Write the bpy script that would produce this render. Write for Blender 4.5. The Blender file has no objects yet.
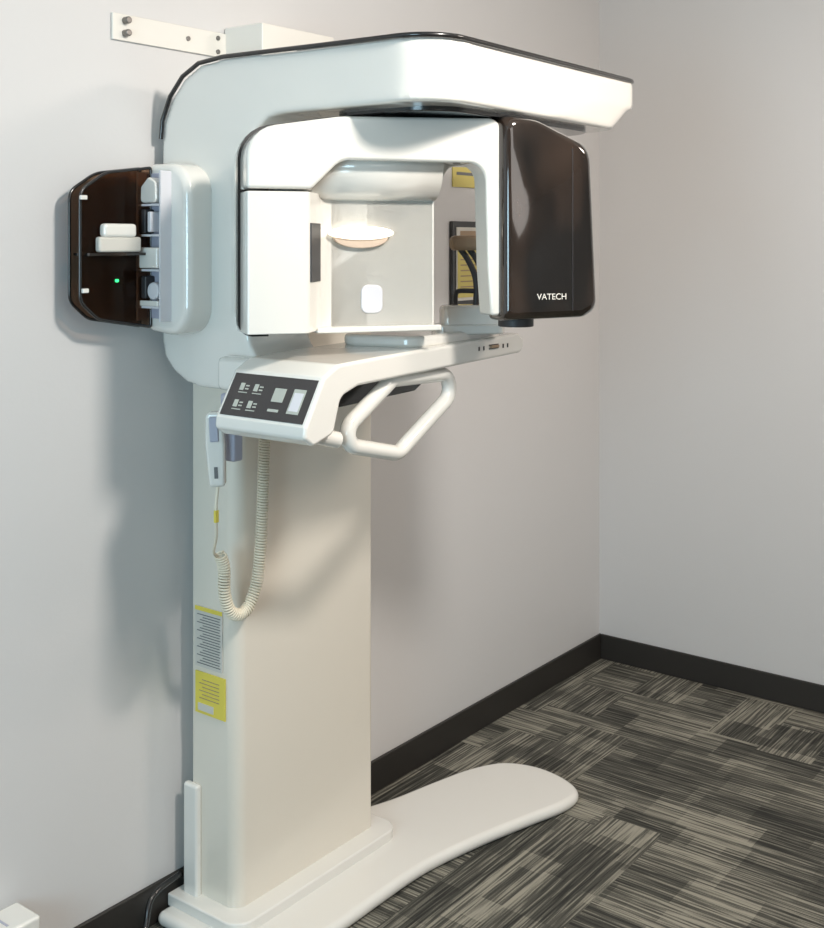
import bpy, bmesh, math, random
from mathutils import Vector, Matrix
random.seed(4)
S = bpy.context.scene
S.view_settings.view_transform = 'Standard'
COL = S.collection

# ------------------------------------------------------------------ materials
def principled(name, col, rough=0.5, metal=0.0, coat=0.0, emis=None, estr=0.0, bump=0.0, bscale=200):
    m = bpy.data.materials.new(name); m.use_nodes = True
    nt = m.node_tree; b = nt.nodes['Principled BSDF']
    b.inputs['Base Color'].default_value = (*col, 1)
    b.inputs['Roughness'].default_value = rough
    b.inputs['Metallic'].default_value = metal
    b.inputs['Coat Weight'].default_value = coat
    b.inputs['Coat Roughness'].default_value = 0.06
    if emis:
        b.inputs['Emission Color'].default_value = (*emis, 1)
        b.inputs['Emission Strength'].default_value = estr
    tc = nt.nodes.new('ShaderNodeTexCoord')
    n = nt.nodes.new('ShaderNodeTexNoise'); n.inputs['Scale'].default_value = bscale
    nt.links.new(tc.outputs['Object'], n.inputs['Vector'])
    if bump > 0:
        bp = nt.nodes.new('ShaderNodeBump'); bp.inputs['Strength'].default_value = bump
        bp.inputs['Distance'].default_value = 0.002
        nt.links.new(n.outputs['Fac'], bp.inputs['Height'])
        nt.links.new(bp.outputs['Normal'], b.inputs['Normal'])
    return m

M_white = principled('glossy_white_plastic', (0.80, 0.775, 0.72), 0.16, coat=0.8)
M_cream = principled('cream_column_paint', (0.79, 0.73, 0.63), 0.28, coat=0.3)
M_black = principled('black_plastic', (0.012, 0.011, 0.011), 0.25, coat=0.5)
M_dark = principled('dark_rubber', (0.035, 0.033, 0.035), 0.5)
M_grey = principled('grey_plastic', (0.42, 0.42, 0.50), 0.45)
M_lgrey = principled('light_grey_plastic', (0.70, 0.69, 0.72), 0.4)
M_pane = principled('panel_glass', (0.02, 0.018, 0.02), 0.12, coat=0.6)
M_lcd = principled('lcd_window', (0.45, 0.47, 0.42), 0.3)
M_icon = principled('panel_print', (0.75, 0.72, 0.65), 0.5)
M_cord = principled('cord_plastic', (0.82, 0.75, 0.60), 0.45)
M_tan = principled('pad_tan', (0.36, 0.25, 0.16), 0.6)
M_ltan = principled('reflection_tan', (0.62, 0.48, 0.37), 0.5)  # brownish lower part of the modelled recess reflection
M_metal = principled('painted_metal', (0.78, 0.75, 0.69), 0.4)
M_steel = principled('bolt_steel', (0.22, 0.21, 0.20), 0.35, metal=0.8)
M_yel = principled('yellow_label', (0.80, 0.66, 0.10), 0.6)
M_nyel = principled('yellow_notice_sheet', (0.62, 0.52, 0.16), 0.6)
M_paper = principled('label_paper', (0.64, 0.61, 0.55), 0.7)
M_ink = principled('label_ink', (0.16, 0.16, 0.16), 0.7)
M_green = principled('green_reflection', (0.0, 0.5, 0.1), 0.4, emis=(0.05, 1, 0.25), estr=2)  # emission imitates a small green reflection
M_reflglow = principled('reflection_glow', (0.95, 0.93, 0.88), 0.2, emis=(1.0, 0.90, 0.74), estr=1.5)  # emission imitates a bright reflection, no lamp here
M_base = principled('baseboard_vinyl', (0.026, 0.023, 0.020), 0.5)
M_ceil = principled('ceiling_paint', (0.80, 0.79, 0.77), 0.9)

def smoky(name):
    m = bpy.data.materials.new(name); m.use_nodes = True
    nt = m.node_tree; b = nt.nodes['Principled BSDF']
    tc = nt.nodes.new('ShaderNodeTexCoord')
    n = nt.nodes.new('ShaderNodeTexNoise'); n.inputs['Scale'].default_value = 4; n.inputs['Detail'].default_value = 1.0
    mp = nt.nodes.new('ShaderNodeMapping'); mp.inputs['Scale'].default_value = (3.0, 1, 0.9); mp.inputs['Rotation'].default_value = (0, 0.25, 0)
    r = nt.nodes.new('ShaderNodeValToRGB')
    r.color_ramp.elements[0].position = 0.40; r.color_ramp.elements[0].color = (0.008, 0.006, 0.005, 1)
    r.color_ramp.elements[1].position = 0.80; r.color_ramp.elements[1].color = (0.050, 0.031, 0.022, 1)  # brown streaks imitate smoky reflections in the base colour
    nt.links.new(tc.outputs['Object'], mp.inputs['Vector']); nt.links.new(mp.outputs['Vector'], n.inputs['Vector'])
    nt.links.new(n.outputs['Fac'], r.inputs['Fac']); nt.links.new(r.outputs['Color'], b.inputs['Base Color'])
    b.inputs['Roughness'].default_value = 0.08; b.inputs['Coat Weight'].default_value = 0.8
    return m
M_smoky = smoky('smoked_acrylic_reflections')

def tinted(name):
    m = bpy.data.materials.new(name); m.use_nodes = True
    nt = m.node_tree; nt.nodes.clear()
    o = nt.nodes.new('ShaderNodeOutputMaterial'); mix = nt.nodes.new('ShaderNodeMixShader')
    t = nt.nodes.new('ShaderNodeBsdfTransparent'); t.inputs['Color'].default_value = (0.66, 0.52, 0.42, 1)
    d = nt.nodes.new('ShaderNodeBsdfPrincipled'); d.inputs['Base Color'].default_value = (0.015, 0.010, 0.007, 1)
    d.inputs['Roughness'].default_value = 0.08
    mix.inputs[0].default_value = 0.24
    nt.links.new(t.outputs[0], mix.inputs[1]); nt.links.new(d.outputs[0], mix.inputs[2]); nt.links.new(mix.outputs[0], o.inputs[0])
    return m
M_tint = tinted('tinted_door_acrylic')

def wall_mat(name, col):
    m = principled(name, col, 0.55)
    nt = m.node_tree; b = nt.nodes['Principled BSDF']
    n = [x for x in nt.nodes if x.type == 'TEX_NOISE'][0]; n.inputs['Scale'].default_value = 90
    n.inputs['Detail'].default_value = 3
    bp = nt.nodes.new('ShaderNodeBump'); bp.inputs['Strength'].default_value = 0.10; bp.inputs['Distance'].default_value = 0.002
    nt.links.new(n.outputs['Fac'], bp.inputs['Height']); nt.links.new(bp.outputs['Normal'], b.inputs['Normal'])
    return m
M_wall = wall_mat('wall_paint', (0.66, 0.645, 0.635))

def carpet():
    m = bpy.data.materials.new('carpet_tiles'); m.use_nodes = True
    nt = m.node_tree; L = nt.links.new; N = nt.nodes.new; b = nt.nodes['Principled BSDF']
    b.inputs['Roughness'].default_value = 0.95
    tc = N('ShaderNodeTexCoord'); sep = N('ShaderNodeSeparateXYZ'); L(tc.outputs['Object'], sep.inputs[0])
    def math_(op, a, bb=None, c=None):
        k = N('ShaderNodeMath'); k.operation = op
        for i, v in enumerate((a, bb, c)):
            if v is None: continue
            if isinstance(v, (int, float)): k.inputs[i].default_value = v
            else: L(v, k.inputs[i])
        return k.outputs[0]
    def swapvec(flip):
        c = N('ShaderNodeCombineXYZ')
        L(sep.outputs['Y' if flip else 'X'], c.inputs['X']); L(sep.outputs['X' if flip else 'Y'], c.inputs['Y'])
        return c.outputs[0]
    def brick(v, w, h, seed, off=0.37, sq=0.6, sf=2):
        mp = N('ShaderNodeMapping'); mp.inputs['Location'].default_value = (seed, seed*1.7, 0); L(v, mp.inputs['Vector'])
        br = N('ShaderNodeTexBrick'); br.inputs['Scale'].default_value = 1.0
        br.inputs['Brick Width'].default_value = w; br.inputs['Row Height'].default_value = h
        br.inputs['Mortar Size'].default_value = 0.0; br.offset = off; br.squash = sq; br.squash_frequency = sf; br.offset_frequency = 3
        br.inputs['Color1'].default_value = (0, 0, 0, 1); br.inputs['Color2'].default_value = (1, 1, 1, 1)
        L(mp.outputs['Vector'], br.inputs['Vector']); return br.outputs['Color']
    def lines(v, fx, fy, seed, lo, hi):
        mp = N('ShaderNodeMapping'); mp.inputs['Scale'].default_value = (fx, fy, 0); mp.inputs['Location'].default_value = (seed, seed, seed)
        L(v, mp.inputs['Vector'])
        n = N('ShaderNodeTexNoise'); n.inputs['Scale'].default_value = 1.0; n.inputs['Detail'].default_value = 0.0
        L(mp.outputs['Vector'], n.inputs['Vector'])
        r = N('ShaderNodeMapRange'); r.inputs['From Min'].default_value = lo; r.inputs['From Max'].default_value = hi
        L(n.outputs['Fac'], r.inputs['Value']); return r.outputs[0]
    vA, vB = swapvec(False), swapvec(True)
    selb = brick(vA, 0.36, 0.18, 0.13, 0.4, 0.7, 2)
    sel = math_('GREATER_THAN', selb, 0.5)
    def layer(v, s):
        patch = math_('ADD', math_('MULTIPLY', brick(v, 0.32, 0.125, s), 0.58), math_('MULTIPLY', brick(v, 0.20, 0.0625, s+2.3, 0.29, 0.45, 3), 0.34))
        ln = lines(v, 2.5, 150, s*3, 0.38, 0.62)
        ln2 = lines(v, 12.0, 260, s*5, 0.40, 0.60)
        return math_('ADD', math_('MULTIPLY', patch, 0.58), math_('ADD', math_('MULTIPLY', ln, 0.34), math_('MULTIPLY', ln2, 0.20)))
    mx = N('ShaderNodeMix'); mx.data_type = 'FLOAT'
    L(sel, mx.inputs[0]); L(layer(vA, 1.3), mx.inputs[2]); L(layer(vB, 4.9), mx.inputs[3])
    fine = N('ShaderNodeTexNoise'); fine.inputs['Scale'].default_value = 300; L(tc.outputs['Object'], fine.inputs['Vector'])
    f2 = math_('MULTIPLY_ADD', fine.outputs['Fac'], 0.25, mx.outputs[0])
    ramp = N('ShaderNodeValToRGB'); e = ramp.color_ramp.elements
    e[0].position = 0.28; e[0].color = (0.018, 0.0175, 0.014, 1)
    e[1].position = 1.0; e[1].color = (0.30, 0.28, 0.225, 1)
    k = e.new(0.66); k.color = (0.082, 0.078, 0.063, 1)
    L(f2, ramp.inputs['Fac']); L(ramp.outputs['Color'], b.inputs['Base Color'])
    bp = N('ShaderNodeBump'); bp.inputs['Strength'].default_value = 0.4; bp.inputs['Distance'].default_value = 0.003
    L(f2, bp.inputs['Height']); L(bp.outputs['Normal'], b.inputs['Normal'])
    return m
M_carpet = carpet()

# ------------------------------------------------------------------ helpers
def link(o, parent=None):
    COL.objects.link(o)
    if parent: o.parent = parent
    return o

def finish(bm, name, mat, parent=None, bevel=0, seg=3, mw=None, smooth=True, remesh=0, sm=0):
    bmesh.ops.recalc_face_normals(bm, faces=bm.faces)
    me = bpy.data.meshes.new(name); bm.to_mesh(me); bm.free()
    me.materials.append(mat)
    o = bpy.data.objects.new(name, me); link(o, parent)
    if mw is not None: o.matrix_world = mw
    if smooth:
        for p in me.polygons: p.use_smooth = True
    if remesh:
        r = o.modifiers.new('remesh', 'REMESH'); r.mode = 'VOXEL'; r.voxel_size = remesh; r.use_smooth_shade = True
        if sm:
            s = o.modifiers.new('smooth', 'SMOOTH'); s.iterations = sm; s.factor = 0.5
    elif bevel > 0:
        b = o.modifiers.new('bevel', 'BEVEL'); b.width = bevel; b.segments = seg; b.limit_method = 'ANGLE'; b.angle_limit = math.radians(35)
        b.harden_normals = True
    else:
        for p in me.polygons: p.use_smooth = False
    return o

def map3(axis, p, h):
    if axis == 'X': return (h, p[0], p[1])
    if axis == 'Y': return (p[0], h, p[1])
    return (p[0], p[1], h)

def add_prism(bm, pts, axis, a, b):
    va = [bm.verts.new(map3(axis, p, a)) for p in pts]
    vb = [bm.verts.new(map3(axis, p, b)) for p in pts]
    bm.faces.new(va); bm.faces.new(list(reversed(vb)))
    n = len(pts)
    for i in range(n):
        bm.faces.new((va[i], vb[i], vb[(i+1) % n], va[(i+1) % n]))

def add_box(bm, lo, hi):
    add_prism(bm, [(lo[0], lo[1]), (hi[0], lo[1]), (hi[0], hi[1]), (lo[0], hi[1])], 'Z', lo[2], hi[2])

def prism(name, pts, axis, a, b, mat, parent=None, bevel=0.0, seg=3, mw=None):
    bm = bmesh.new(); add_prism(bm, pts, axis, a, b)
    return finish(bm, name, mat, parent, bevel, seg, mw)

def box(name, lo, hi, mat, parent=None, bevel=0.0, seg=3, mw=None):
    bm = bmesh.new(); add_box(bm, lo, hi)
    return finish(bm, name, mat, parent, bevel, seg, mw)

def fillet(pts, rad, n=8):
    out = []; N = len(pts)
    for i in range(N):
        p = Vector(pts[i][:2]); r = pts[i][2] if len(pts[i]) > 2 else rad
        a = Vector(pts[i-1][:2]) - p; b = Vector(pts[(i+1) % N][:2]) - p
        if r <= 0: out.append(tuple(p)); continue
        la, lb = a.length, b.length; a.normalize(); b.normalize()
        ang = a.angle(b)
        if ang > 3.1: out.append(tuple(p)); continue
        d = min(r / math.tan(ang/2), la*0.49, lb*0.49); r2 = d*math.tan(ang/2)
        c = p + (a+b).normalized() * (r2/math.sin(ang/2))
        s = p + a*d - c; e = p + b*d - c
        a0 = math.atan2(s.y, s.x); a1 = math.atan2(e.y, e.x)
        da = (a1-a0+math.pi) % (2*math.pi) - math.pi
        for k in range(n+1):
            t = a0+da*k/n; out.append((c.x+r2*math.cos(t), c.y+r2*math.sin(t)))
    return out

def catmull(pts, n=8, closed=False):
    P = [Vector(p) for p in pts]; out = []; N = len(P)
    rng = range(N) if closed else range(N-1)
    for i in rng:
        if closed: p0, p1, p2, p3 = P[i-1], P[i], P[(i+1) % N], P[(i+2) % N]
        else: p0, p1, p2, p3 = P[max(i-1, 0)], P[i], P[i+1], P[min(i+2, N-1)]
        for k in range(n):
            t = k/n
            out.append(0.5*((2*p1)+(-p0+p2)*t+(2*p0-5*p1+4*p2-p3)*t*t+(-p0+3*p1-3*p2+p3)*t**3))
    if not closed: out.append(P[-1])
    return out

def tube(name, pts, r, mat, parent=None, closed=False, mw=None, res=6):
    cu = bpy.data.curves.new(name, 'CURVE'); cu.dimensions = '3D'; cu.bevel_depth = r; cu.bevel_resolution = res; cu.use_fill_caps = True
    sp = cu.splines.new('POLY'); sp.points.add(len(pts)-1); sp.use_cyclic_u = closed
    for i, p in enumerate(pts): sp.points[i].co = (*p, 1)
    cu.materials.append(mat)
    tmp = bpy.data.objects.new(name, cu); COL.objects.link(tmp)
    dg = bpy.context.evaluated_depsgraph_get()
    me = bpy.data.meshes.new_from_object(tmp.evaluated_get(dg))
    bpy.data.objects.remove(tmp)
    for p in me.polygons: p.use_smooth = True
    o = bpy.data.objects.new(name, me); link(o, parent)
    if mw is not None: o.matrix_world = mw
    return o

def cyl(name, c, r, h, axis, mat, parent=None, bevel=0.002, seg=32, mw=None):
    pts = [(c[0]+r*math.cos(2*math.pi*i/seg), c[1]+r*math.sin(2*math.pi*i/seg)) for i in range(seg)]
    return prism(name, pts, axis, c[2], c[2]+h, mat, parent, bevel, 2, mw)

def text(name, body, size, mat, parent, mw, ext=0.0004):
    cu = bpy.data.curves.new(name, 'FONT'); cu.body = body; cu.size = size; cu.extrude = ext; cu.align_x = 'CENTER'; cu.align_y = 'CENTER'
    tmp = bpy.data.objects.new(name, cu); COL.objects.link(tmp)
    dg = bpy.context.evaluated_depsgraph_get()
    me = bpy.data.meshes.new_from_object(tmp.evaluated_get(dg)); bpy.data.objects.remove(tmp)
    me.materials.clear(); me.materials.append(mat)
    o = bpy.data.objects.new(name, me); link(o, parent); o.matrix_world = mw
    return o

# ------------------------------------------------------------------ room
WY, WX = 2.20, 4.08           # left wall plane, right wall plane
X0, Y0, H = -1.6, -2.0, 2.70
box('floor', (X0-.1, Y0-.1, -0.1), (WX+.1, WY+.1, 0.0), M_carpet)
box('ceiling', (X0-.1, Y0-.1, H), (WX+.1, WY+.1, H+.1), M_ceil)
box('wall_left', (X0-.1, WY, 0), (WX, WY+.1, H), M_wall)
box('wall_right', (WX, Y0-.1, 0), (WX+.1, WY+.1, H), M_wall)
box('wall_back', (X0-.1, Y0-.1, 0), (X0, WY, H), M_wall)
box('wall_front', (X0, Y0-.1, 0), (WX, Y0, H), M_wall)
box('baseboard_left', (X0, WY-.010, 0), (WX, WY, 0.098), M_base, bevel=0.004)
box('baseboard_right', (WX-.010, Y0, 0), (WX, WY-.010, 0.098), M_base, bevel=0.004)

# ------------------------------------------------------------------ machine
R = bpy.data.objects.new('dental_xray_machine', None); link(R)

# base plate with long foot
ft = catmull([(2.30, 1.80), (2.42, 1.792), (2.586, 1.759), (2.76, 1.712), (2.90, 1.672), (2.985, 1.678), (3.035, 1.75), (3.05, 1.86),
              (3.01, 1.96), (2.91, 2.02), (2.78, 2.055), (2.62, 2.09), (2.50, 2.13)], 6)
bp = [(1.82, 2.185)] + fillet([(1.82, 2.185, 0), (1.82, 1.80, .05), (2.30, 1.80, 0)], 0.05)[1:-1] + [tuple(v)[:2] for v in ft] + [(2.45, 2.185)]
prism('base_foot', bp, 'Z', 0.0, 0.036, M_white, R, bevel=0.022, seg=5)
col2 = fillet([(1.86, 2.188, 0.005), (1.86, 1.94, .05), (2.468, 1.94, .05), (2.468, 2.188, .01)], 0.05)
prism('base_collar', col2, 'Z', 0.03, 0.062, M_white, R, bevel=0.012, seg=4)

# column
cpts = fillet([(1.907, 2.150, .005), (1.907, 1.995, .035), (2.42, 1.995, .02), (2.42, 2.150, .005)], .02, 10)
prism('column', cpts, 'Z', 0.055, 1.90, M_cream, R, bevel=0.003)
box('column_rear_rail', (1.96, 2.149, 0.06), (2.36, 2.188, 1.90), M_metal, R)
box('column_back_cover', (1.889, 2.115, 0.045), (1.909, 2.165, 0.33), M_white, R, bevel=0.008)

# C frame + top beam
prof = ([(1.462, 2.066)] + [(1.95, 2.074), (2.03, 2.066), (2.085, 2.040), (2.128, 1.995), (2.158, 1.94), (2.166, 1.88), (2.166, 1.42), (2.158, 1.38),
        (2.125, 1.345), (2.08, 1.322), (2.03, 1.312), (1.80, 1.312), (1.80, 1.37), (1.84, 1.385), (1.868, 1.42), (1.876, 1.46),
        (1.876, 1.83), (1.868, 1.87), (1.848, 1.905), (1.81, 1.93), (1.77, 1.935), (1.462, 1.935)])
bm = bmesh.new()
add_prism(bm, prof, 'X', 1.825, 2.03)
RC = 0.10
beam = fillet([(1.825, 1.350, RC), (2.74, 1.357, .06), (2.74, 1.76, .12), (1.825, 1.76, 0)], .05)
low = fillet([(1.825, 1.350, RC), (2.66, 1.365, .09), (2.66, 1.74, .12), (1.825, 1.74, 0)], .05)
def loft(bm, A, B, za, zb):
    va = [bm.verts.new((*p, za)) for p in A]; vb = [bm.verts.new((*p, zb)) for p in B]
    bm.faces.new(va); bm.faces.new(list(reversed(vb)))
    for i in range(len(A)): bm.faces.new((va[i], vb[i], vb[(i+1) % len(A)], va[(i+1) % len(A)]))
loft(bm, low, beam, 1.937, 2.01); add_prism(bm, beam, 'Z', 1.995, 2.066)
finish(bm, 'c_frame_and_beam', M_white, R, remesh=0.007, sm=6)
tr = [(1.822, 2.166, 1.90)] + [(1.822, y, z) for y, z in [(2.160, 1.945), (2.132, 2.0), (2.088, 2.044), (2.032, 2.070), (1.95, 2.077), (1.6, 2.071)]]
tr += [(1.822+RC*(1-math.cos(a)), 1.348+RC*(1-math.sin(a)), 2.069) for a in [math.radians(k) for k in range(0, 91, 10)]]
tr += [(2.67, 1.355, 2.067)] + [(2.67+.072*math.sin(a), 1.427-.072*math.cos(a), 2.067) for a in [math.radians(k) for k in range(15, 91, 15)]]
tr += [(2.742, 1.62, 2.067)]
tube('top_edge_trim', tr, 0.0055, M_black, R)
prism('beam_top_cover', fillet([(1.84, 1.37, .09), (2.72, 1.37, .06), (2.72, 1.74, .1), (1.84, 1.74, 0)], .05), 'Z', 2.060, 2.074, M_black, R, bevel=0.005)
prism('beam_under_cover', fillet([(1.90, 1.40, .1), (2.60, 1.40, .1), (2.60, 1.72, .1), (1.90, 1.72, .1)], .05), 'Z', 1.926, 1.942, M_black, R, bevel=0.003)
cyl('rotation_neck', (2.12, 1.60, 1.90), 0.10, 0.06, 'Z', M_black, R)

# ---- rotating gantry (own axes)
ang = math.atan2(-.556, .831)
G = Matrix.Translation((1.655, 1.70, 0)) @ Matrix.Rotation(ang, 4, 'Z')
outer = [(0, 1.457, .045), (0, 1.885, .07), (0.20, 1.917, .3), (0.70, 1.922, .05), (0.70, 1.825, .005),
         (0.480, 1.825, .03), (0.442, 1.76, .05), (0.442, 1.457, .02)]
shell = fillet(outer, .02, 6)
prism('gantry_back_shell', shell, 'Y', 0.098, 0.150, M_white, R, bevel=0.006, mw=G)
up = fillet([(0, 1.762, .0), (0, 1.885, .07), (0.20, 1.917, .3), (0.565, 1.925, .03), (0.565, 1.49, .01), (0.540, 1.49, .008), (0.532, 1.60, .05), (0.526, 1.825, .04), (0.20, 1.825, .05), (0.135, 1.762, .02)], .02, 6)
prism('gantry_bridge', up, 'Y', 0.0, 0.075, M_white, R, bevel=0.012, seg=4, mw=G)
br2 = fillet([(0.0, 1.762, 0), (0.0, 1.885, .07), (0.20, 1.917, .3), (0.60, 1.920, .02), (0.60, 1.828, .0), (0.19, 1.828, .03), (0.15, 1.762, 0)], .02, 6)
prism('gantry_bridge_rear', br2, 'Y', 0.06, 0.11, M_white, R, bevel=0.003, mw=G)
# coved ceiling of the recess
cove = [(0.030, 1.830), (0.110, 1.830), (0.110, 1.742)] + [(0.110-0.072*math.sin(a), 1.815-0.073*math.cos(a)) for a in [math.radians(k) for k in range(8, 91, 6)]]
ov = prism('recess_cove', cove, 'X', 0.150, 0.441, M_white, R, mw=G)
for p in ov.data.polygons: p.use_smooth = len(p.vertices) == 4
dpl = [(0.0, 0.0), (0.130, 0.0), (0.182, 0.098), (0.442, 0.098), (0.442, 0.115), (0.0, 0.115)]
bm = bmesh.new(); add_prism(bm, fillet([(p[0], p[1], (.006, .018, .035, .004, .002, .002)[i]) for i, p in enumerate(dpl)], .008, 8), 'Z', 1.462, 1.757)
finish(bm, 'detector_head', M_white, R, 0.006, 3, mw=G)
wm = Matrix.Translation((0.1545, 0.0462, 0)) @ Matrix.Rotation(math.atan2(.098, .052), 4, 'Z')
box('detector_window', (-.044, -.003, 1.568), (.036, .0045, 1.692), M_dark, R, bevel=0.001, mw=G @ wm)
prism('detector_lower_lip', fillet([(0.16, 1.457), (0.16, 1.468), (0.442, 1.470), (0.442, 1.457)], .003, 3), 'Y', 0.05, 0.11, M_white, R, bevel=0.003, mw=G)
lens = [(0.268+0.073*math.cos(a), 1.672+0.015*math.sin(a)) for a in [2*math.pi*k/40 for k in range(40)]]  # outline of the bright reflection, not an actual lens
prism('recess_reflection_glow', lens, 'Y', 0.080, 0.100, M_reflglow, R, bevel=0.006, seg=4, mw=G)  # glowing ellipse stands in for a reflection on the glossy recess
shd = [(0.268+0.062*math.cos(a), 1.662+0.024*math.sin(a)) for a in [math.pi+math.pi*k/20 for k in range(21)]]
prism('recess_reflection_tan', shd, 'Y', 0.086, 0.100, M_ltan, R, bevel=0.004, seg=3, mw=G)  # tan underside of that reflection, modelled as a solid
prism('sensor_button', fillet([(0.270, 1.495), (0.270, 1.558), (0.320, 1.558), (0.320, 1.495)], .016, 5), 'Y', 0.094, 0.100, M_lgrey, R, bevel=0.003, mw=G)
ga = fillet([(-.006, 1.452, .05), (-.006, 1.890, .075), (0.20, 1.924, .3), (0.57, 1.932, .05), (0.57, 1.90, 0), (0.3, 1.86, 0), (0.06, 1.8, 0), (0.06, 1.452, 0)], .02, 6)
prism('gantry_gasket', ga, 'Y', 0.076, 0.094, M_black, R, mw=G)

# tube head (smoked cover, brown reflections painted in)
def section(ins):
    return fillet([(0.556+ins, 1.478+ins, .012), (0.556+ins, 1.932-ins, .02), (0.64, 1.925-ins, .1), (0.775-ins, 1.868-ins, .05), (0.792-ins, 1.50+ins, .03), (0.76-ins, 1.482+ins, .03)], .02, 6)
bm = bmesh.new(); prev = None
for y, ins in [(0.066, 0.006), (0.055, 0.0), (0.01, 0.0), (-0.012, 0.003), (-0.024, 0.010), (-0.028, 0.018)]:
    ring = [bm.verts.new((p[0], y, p[1])) for p in section(ins)]
    if prev:
        for i in range(len(ring)): bm.faces.new((prev[i], ring[i], ring[(i+1) % len(ring)], prev[(i+1) % len(ring)]))
    else: bm.faces.new(ring)
    prev = ring
bm.faces.new(list(reversed(prev)))
finish(bm, 'tube_head_cover', M_smoky, R, 0.002, 2, mw=G)
prism('tube_head_housing', fillet([(0.62, 1.49), (0.62, 1.91), (0.74, 1.86), (0.77, 1.50)], .03, 6), 'Y', 0.05, 0.15, M_black, R, bevel=0.012, mw=G)
box('tube_head_seam', (0.722, -0.0292, 1.50), (0.7235, -0.027, 1.86), M_dark, R, mw=G)
text('head_lettering', 'VATECH', 0.019, M_icon, R, G @ Matrix.Translation((0.672, -0.0285, 1.531)) @ Matrix.Rotation(math.pi/2, 4, 'X'))
cyl('tube_head_collimator', (0.62, 0.05, 1.462), 0.040, 0.03, 'Z', M_dark, R, mw=G)

# ---- chin-rest arm and control head
AN, AF = 1.548, 1.808
arm = [(1.666, 1.285, .008), (1.722, 1.380, .012), (1.765, 1.402, .03), (1.90, 1.408, .1), (2.25, 1.418, .1), (2.455, 1.424, .02), (2.482, 1.400, .02), (2.462, 1.374, .02),
       (1.83, 1.352, .04), (1.775, 1.335, .03), (1.752, 1.262, .02), (1.69, 1.244, .015), (1.664, 1.262, .01)]
prism('chin_rest_arm', fillet(arm, .02, 6), 'Y', AN, AF, M_white, R, bevel=0.010, seg=4)
box('arm_to_frame_bracket', (1.78, 1.79, 1.318), (2.02, 1.93, 1.395), M_white, R, bevel=0.015)
d = Vector((1.722-1.666, 0, 1.380-1.285)).normalized()
nrm = Vector((-d.z, 0, d.x))
PM = Matrix(((0, d.x, nrm.x, 1.666), (-1, 0, 0, AF), (0, d.z, nrm.z, 1.285), (0, 0, 0, 1)))   # x -> -Y, y -> up slope, z -> outwards
box('control_panel_glass', (0.012, 0.006, -0.002), (0.249, 0.102, 0.0016), M_pane, R, bevel=0.001, mw=PM)
bm = bmesh.new()
for cx in (0.055, 0.096):
    for cy in (0.032, 0.070):
        add_box(bm, (cx-.014, cy-.006, .0016), (cx-.002, cy+.010, .0022))
        add_box(bm, (cx+.002, cy-.004, .0016), (cx+.012, cy-.001, .0022))
        add_box(bm, (cx+.002, cy+.003, .0016), (cx+.012, cy+.006, .0022))
        add_box(bm, (cx-.014, cy-.012, .0016), (cx+.012, cy-.010, .0022))
add_box(bm, (0.196, 0.024, .0016), (0.229, 0.078, .0022))
add_box(bm, (0.143, 0.024, .0016), (0.173, 0.030, .0022))
finish(bm, 'control_panel_icons', M_lcd, R, mw=PM)
box('control_panel_display', (0.143, 0.046, .0016), (0.175, 0.076, .0024), M_lcd, R, mw=PM)
box('control_panel_mark', (0.200, 0.03, .0022), (0.225, 0.07, .0027), M_lgrey, R, mw=PM)
bm = bmesh.new()
for x in (2.27, 2.29, 2.375, 2.395):
    add_box(bm, (x, AN-.001, 1.392), (x+.005, AN+.001, 1.402))
add_box(bm, (2.315, AN-.002, 1.393), (2.355, AN+.001, 1.395)); add_box(bm, (2.315, AN-.002, 1.402), (2.355, AN+.001, 1.404))
finish(bm, 'adjuster_marks', M_dark, R)
box('adjuster_wheel', (2.318, AN-.007, 1.395), (2.352, AN+.002, 1.402), M_tan, R, bevel=0.002)
# platform + chin rest
plat = fillet([(2.06, 1.575, .05), (2.44, 1.575, .05), (2.44, 1.79, .05), (2.02, 1.79, .05)], .05)
prism('chin_platform', plat, 'Z', 1.41, 1.438, M_white, R, bevel=0.010)
CM = Matrix.Translation((2.300, 1.600, 0)) @ Matrix.Rotation(math.radians(-42), 4, 'Z')
prism('chin_rest_base', fillet([(-.085, -.045), (.085, -.045), (.085, .045), (-.085, .045)], .02), 'Z', 1.43, 1.454, M_white, R, bevel=0.006, mw=CM)
prism('chin_rest_block', fillet([(-.066, -.035), (.080, -.035), (.080, .035), (-.066, .035)], .015), 'Z', 1.44, 1.500, M_white, R, bevel=0.012, seg=4, mw=CM)
for i, dx in enumerate((0.0, 0.022)):
    pth = catmull([(.018+dx, 0, 1.485), (.022+dx, 0, 1.53), (.018+dx, 0, 1.57), (.000+dx, 0, 1.61), (-.018+dx, 0, 1.635)], 8)
    tube('temple_rod_%d' % (i+1), pth, 0.0075, M_dark, R, mw=CM)
tube('bite_rod', catmull([(-.030, 0, 1.49), (-.030, 0, 1.522), (-.022, 0, 1.533), (.016, 0, 1.533)], 8), 0.006, M_dark, R, mw=CM)
box('forehead_pad', (-.044, -.02, 1.632), (.038, .02, 1.668), M_tan, R, bevel=0.012, mw=CM)
# dark adjuster under the arm and the hand grip
prism('arm_underside_block', fillet([(1.84, 1.358), (1.86, 1.296), (2.13, 1.305), (2.22, 1.350), (2.22, 1.370)], .008, 4), 'Y', 1.63, 1.78, M_black, R, bevel=0.004)
pts2 = fillet([(1.785, 1.236, .03), (2.005, 1.182, .045), (2.300, 1.340, .035), (1.985, 1.348, .03)], .03, 8)
tube('hand_grip', [(p[0], 1.585, p[1]) for p in pts2], 0.0175, M_white, R, closed=True)
tube('hand_grip_mount', [(1.72, 1.585, 1.262), (1.80, 1.585, 1.240)], 0.018, M_white, R)

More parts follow.
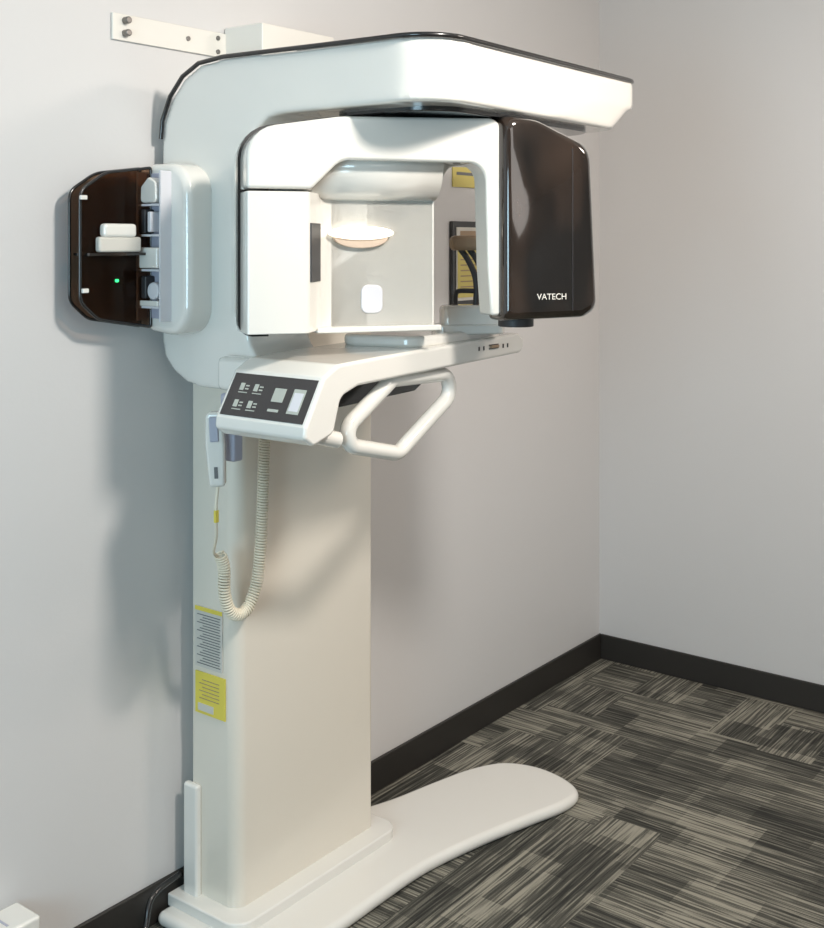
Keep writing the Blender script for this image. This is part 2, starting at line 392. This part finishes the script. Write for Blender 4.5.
# ---- storage pod on the frame and its open tinted door
pod = fillet([(1.990, 1.43, .07), (1.990, 1.835, .07), (2.138, 1.835, .02), (2.138, 1.445, .02)], .045, 8)
prism('storage_pod', pod, 'X', 1.752, 1.84, M_white, R, bevel=0.022, seg=5)
box('pod_recess', (1.7475, 2.050, 1.475), (1.754, 2.128, 1.812), M_grey, R, bevel=0.002)
bm = bmesh.new()
for z in (1.50, 1.585, 1.665, 1.735): add_box(bm, (1.72, 2.050, z), (1.752, 2.13, z+.005))
add_box(bm, (1.72, 2.126, 1.47), (1.752, 2.131, 1.815)); add_box(bm, (1.72, 2.046, 1.47), (1.752, 2.051, 1.815))
finish(bm, 'pod_shelves', M_lgrey, R)
box('stored_block', (1.714, 2.052, 1.592), (1.749, 2.118, 1.640), M_white, R, bevel=0.004)
box('stored_dark_block', (1.72, 2.10, 1.672), (1.749, 2.124, 1.728), M_dark, R, bevel=0.004)
prism('stored_holder', fillet([(2.058, 1.742), (2.061, 1.79), (2.088, 1.803), (2.115, 1.78), (2.118, 1.742)], .012, 5), 'X', 1.718, 1.75, M_white, R, bevel=0.005)
cyl('stored_ring', (2.074, 1.54, 1.720), 0.020, 0.03, 'X', M_lgrey, R, bevel=0.004)
box('stored_cup', (1.72, 2.098, 1.522), (1.749, 2.122, 1.574), M_dark, R, bevel=0.004)
box('stored_clip', (1.716, 2.075, 1.675), (1.749, 2.088, 1.722), M_lgrey, R, bevel=0.003)
box('stored_tray', (1.716, 2.052, 1.505), (1.749, 2.12, 1.518), M_white, R, bevel=0.003)
door = fillet([(1.748, 1.455, .004), (1.748, 1.825, .004), (1.62, 1.808, .1), (1.552, 1.765, .035), (1.552, 1.520, .035), (1.60, 1.480, .05)], .03, 8)
prism('door_pane', door, 'Y', 2.112, 2.115, M_tint, R)
tube('door_rim', [(p[0], 2.114, p[1]) for p in door], 0.0035, M_black, R, closed=True)
tube('door_rim_back', [(p[0], 2.152, p[1]) for p in door], 0.0035, M_black, R, closed=True)
prism('door_outer_pane', door, 'Y', 2.151, 2.154, M_tint, R)
box('door_shelf', (1.56, 2.09, 1.622), (1.742, 2.15, 1.628), M_smoky, R)
box('tissue_block', (1.588, 2.092, 1.629), (1.705, 2.111, 1.664), M_paper, R, bevel=0.006)
box('tissue_block_top', (1.598, 2.088, 1.662), (1.690, 2.111, 1.694), M_white, R, bevel=0.009)
box('door_clip_upper', (1.548, 2.104, 1.745), (1.565, 2.112, 1.755), M_white, R, bevel=0.002)
box('door_clip_lower', (1.553, 2.104, 1.540), (1.569, 2.112, 1.550), M_white, R, bevel=0.002)
cyl('green_glint', (1.648, 1.565, 2.107), 0.0035, 0.005, 'Y', M_green, R, bevel=0)  # glowing dot stands in for a green reflection on the door

# ---- exposure hand switch, holder, cord
hs = fillet([(-.017, 0.0, .008), (-.022, .09, .01), (-.018, .165, .012), (.018, .165, .012), (.022, .09, .01), (.017, 0, .008)], .01, 5)
HM = Matrix.Translation((1.742, 1.880, 1.115)) @ Matrix.Rotation(math.radians(-52), 4, 'Z') @ Matrix.Rotation(math.radians(-3), 4, 'Y')
prism('hand_switch_body', hs, 'Y', -.015, .015, M_white, R, bevel=0.008, mw=HM)
box('hand_switch_button', (-.010, -.019, .10), (.010, -.013, .155), M_grey, R, bevel=0.003, mw=HM)
box('hand_switch_label', (-.004, -.0165, .02), (.004, -.0148, .045), M_ink, R, mw=HM)
box('hand_switch_cradle', (1.770, 1.860, 1.165), (1.80, 1.905, 1.315), M_grey, R, bevel=0.006)
straight = catmull([(1.742, 1.880, 1.118), (1.740, 1.885, 1.06), (1.755, 1.90, 1.00), (1.775, 1.93, 0.955), (1.81, 1.955, 0.935)], 8)
tube('hand_switch_lead', straight, 0.0035, M_cord, R)
box('lead_tag', (1.735, 1.880, 1.035), (1.745, 1.887, 1.062), M_yel, R, bevel=0.001)
path = catmull([(1.82, 1.958, .935), (1.833, 1.958, .90), (1.834, 1.958, .845), (1.850, 1.958, .80), (1.880, 1.958, .782), (1.912, 1.958, .795), (1.938, 1.958, .845),
                (1.950, 1.958, .92), (1.957, 1.958, 1.02), (1.958, 1.955, 1.12), (1.955, 1.95, 1.21), (1.92, 1.93, 1.27), (1.88, 1.90, 1.315)], 40)
hel = []; acc = 0
for i in range(len(path)-1):
    p, q = path[i], path[i+1]; T = (q-p)
    sg = T.length; T.normalize(); yv = Vector((0, 1, 0)); bv = T.cross(yv).normalized(); cv = bv.cross(T).normalized()
    for k in range(3):
        a = (acc+sg*k/3)/0.0066*2*math.pi
        hel.append(p+(q-p)*k/3 + 0.0125*(bv*math.cos(a)+cv*math.sin(a)))
    acc += sg
tube('coiled_cord', hel, 0.0026, M_cord, R, res=2)

# ---- labels on the column's narrow side
box('warning_label_text', (1.9035, 2.040, 0.618), (1.9060, 2.135, 0.765), M_paper, R)
box('warning_label_yellow', (1.9035, 2.030, 0.505), (1.9060, 2.135, 0.606), M_yel, R)
bm = bmesh.new()
for k in range(19):
    z = 0.626+k*0.0066; add_box(bm, (1.9028, 2.046+(k % 2)*.003, z), (1.9034, 2.128-(k % 3)*.010, z+.0021))
finish(bm, 'label_print', M_ink, R)
bm = bmesh.new()
for k in range(6):
    z = 0.542+k*0.009; add_box(bm, (1.9028, 2.05, z), (1.9034, 2.12-(k % 2)*.01, z+.0018))
finish(bm, 'yellow_label_print', M_tan, R)
box('warning_label_yellow_header', (1.9026, 2.040, 0.755), (1.9034, 2.135, 0.765), M_yel, R)
box('label_footer', (1.9028, 2.07, 0.512), (1.9034, 2.125, 0.53), M_paper, R)

# ---- wall bracket
B = bpy.data.objects.new('wall_mount_bracket', None); link(B)
box('plate', (1.70, 2.192, 2.127), (2.09, 2.199, 2.190), M_metal, B, bevel=0.002)
box('spacer_box', (2.058, 2.06, 2.115), (2.33, 2.197, 2.205), M_metal, B, bevel=0.003)
for i, (x, z) in enumerate([(1.735, 2.175), (1.735, 2.145)]):
    cyl('bolt_%d' % (i+1), (x, z, 2.174), 0.0085, 0.020, 'Y', M_steel, B, bevel=0.003)
for i, (x, z) in enumerate([(1.93, 2.160), (2.03, 2.175), (2.03, 2.14)]):
    cyl('screw_%d' % (i+1), (x, z, 2.188), 0.006, 0.006, 'Y', M_steel, B, bevel=0.001)

# ---- notices on the wall behind
Nf = bpy.data.objects.new('framed_wall_notice', None); link(Nf)
box('frame', (3.055, 2.186, 1.440), (3.29, 2.199, 1.722), M_black, Nf, bevel=0.003)
box('sheet', (3.075, 2.183, 1.460), (3.27, 2.187, 1.702), M_paper, Nf)
box('yellow_area', (3.08, 2.1815, 1.47), (3.265, 2.184, 1.655), M_nyel, Nf)
bm = bmesh.new()
for k in range(9): add_box(bm, (3.095, 2.1805, 1.485+k*.018), (3.25-(k % 3)*.02, 2.182, 1.489+k*.018))
add_box(bm, (3.095, 2.182, 1.675), (3.25, 2.1832, 1.69))
finish(bm, 'print', M_tan, Nf)
N2 = bpy.data.objects.new('yellow_wall_sign', None); link(N2)
box('plate', (3.07, 2.194, 1.835), (3.30, 2.199, 1.915), M_nyel, N2, bevel=0.001)
box('print', (3.09, 2.193, 1.875), (3.28, 2.1945, 1.885), M_ink, N2)

# ---- small white unit and cable at floor level
U = bpy.data.objects.new('wall_power_unit', None); link(U)
box('housing', (1.14, 2.10, 0.0), (1.445, 2.188, 0.232), M_white, U, bevel=0.008)
bm = bmesh.new()
for k in range(6): add_box(bm, (1.18+k*.035, 2.0985, .06), (1.19+k*.035, 2.101, .18))
for k in range(6): add_box(bm, (1.20+k*.035, 2.12, .2305), (1.205+k*.035, 2.17, .2330))
finish(bm, 'vents', M_grey, U)
tube('power_cable', catmull([(1.89, 2.175, 0.10), (1.80, 2.170, 0.085), (1.76, 2.15, 0.03), (1.70, 2.12, 0.009), (1.60, 2.08, 0.008), (1.50, 2.10, 0.008), (1.445, 2.13, 0.03)], 10), 0.007, M_black)

# ------------------------------------------------------------------ lights
def area(name, loc, tgt, size, energy, col):
    l = bpy.data.lights.new(name, 'AREA'); l.shape = 'DISK'; l.size = size; l.energy = energy; l.color = col
    o = bpy.data.objects.new(name, l); link(o); o.location = loc
    o.rotation_euler = (Vector(tgt)-Vector(loc)).to_track_quat('-Z', 'Y').to_euler()
    return o
area('ceiling_lamp_main', (1.60, 0.25, 2.64), (2.1, 1.7, 0.7), 0.25, 38, (1.0, 0.94, 0.87))
area('ceiling_lamp_warm', (3.1, 0.0, 2.66), (3.3, 0.8, 0.8), 0.5, 27, (1.0, 0.87, 0.77))
area('soft_fill', (0.6, -0.9, 2.66), (1.2, 0.4, 0.3), 1.8, 22, (1.0, 0.96, 0.92))  # unseen fill light added to even out contrast, no real fixture
area('window_daylight', (-1.3, 0.7, 1.5), (1.2, 2.2, 1.0), 1.3, 46, (0.55, 0.83, 1.0))
w = bpy.data.worlds.new('world'); S.world = w; w.use_nodes = True
w.node_tree.nodes['Background'].inputs[0].default_value = (0.6, 0.65, 0.7, 1)
w.node_tree.nodes['Background'].inputs[1].default_value = 0.3

# ------------------------------------------------------------------ camera
cam = bpy.data.cameras.new('camera'); co = bpy.data.objects.new('camera', cam); link(co)
co.location = (0, 0, 1.65); co.rotation_euler = (math.pi/2, 0, math.radians(37.6-90))
cam.sensor_width = 36; cam.lens = 1149/928*36; cam.shift_y = -221/928; cam.clip_start = 0.05
S.camera = co
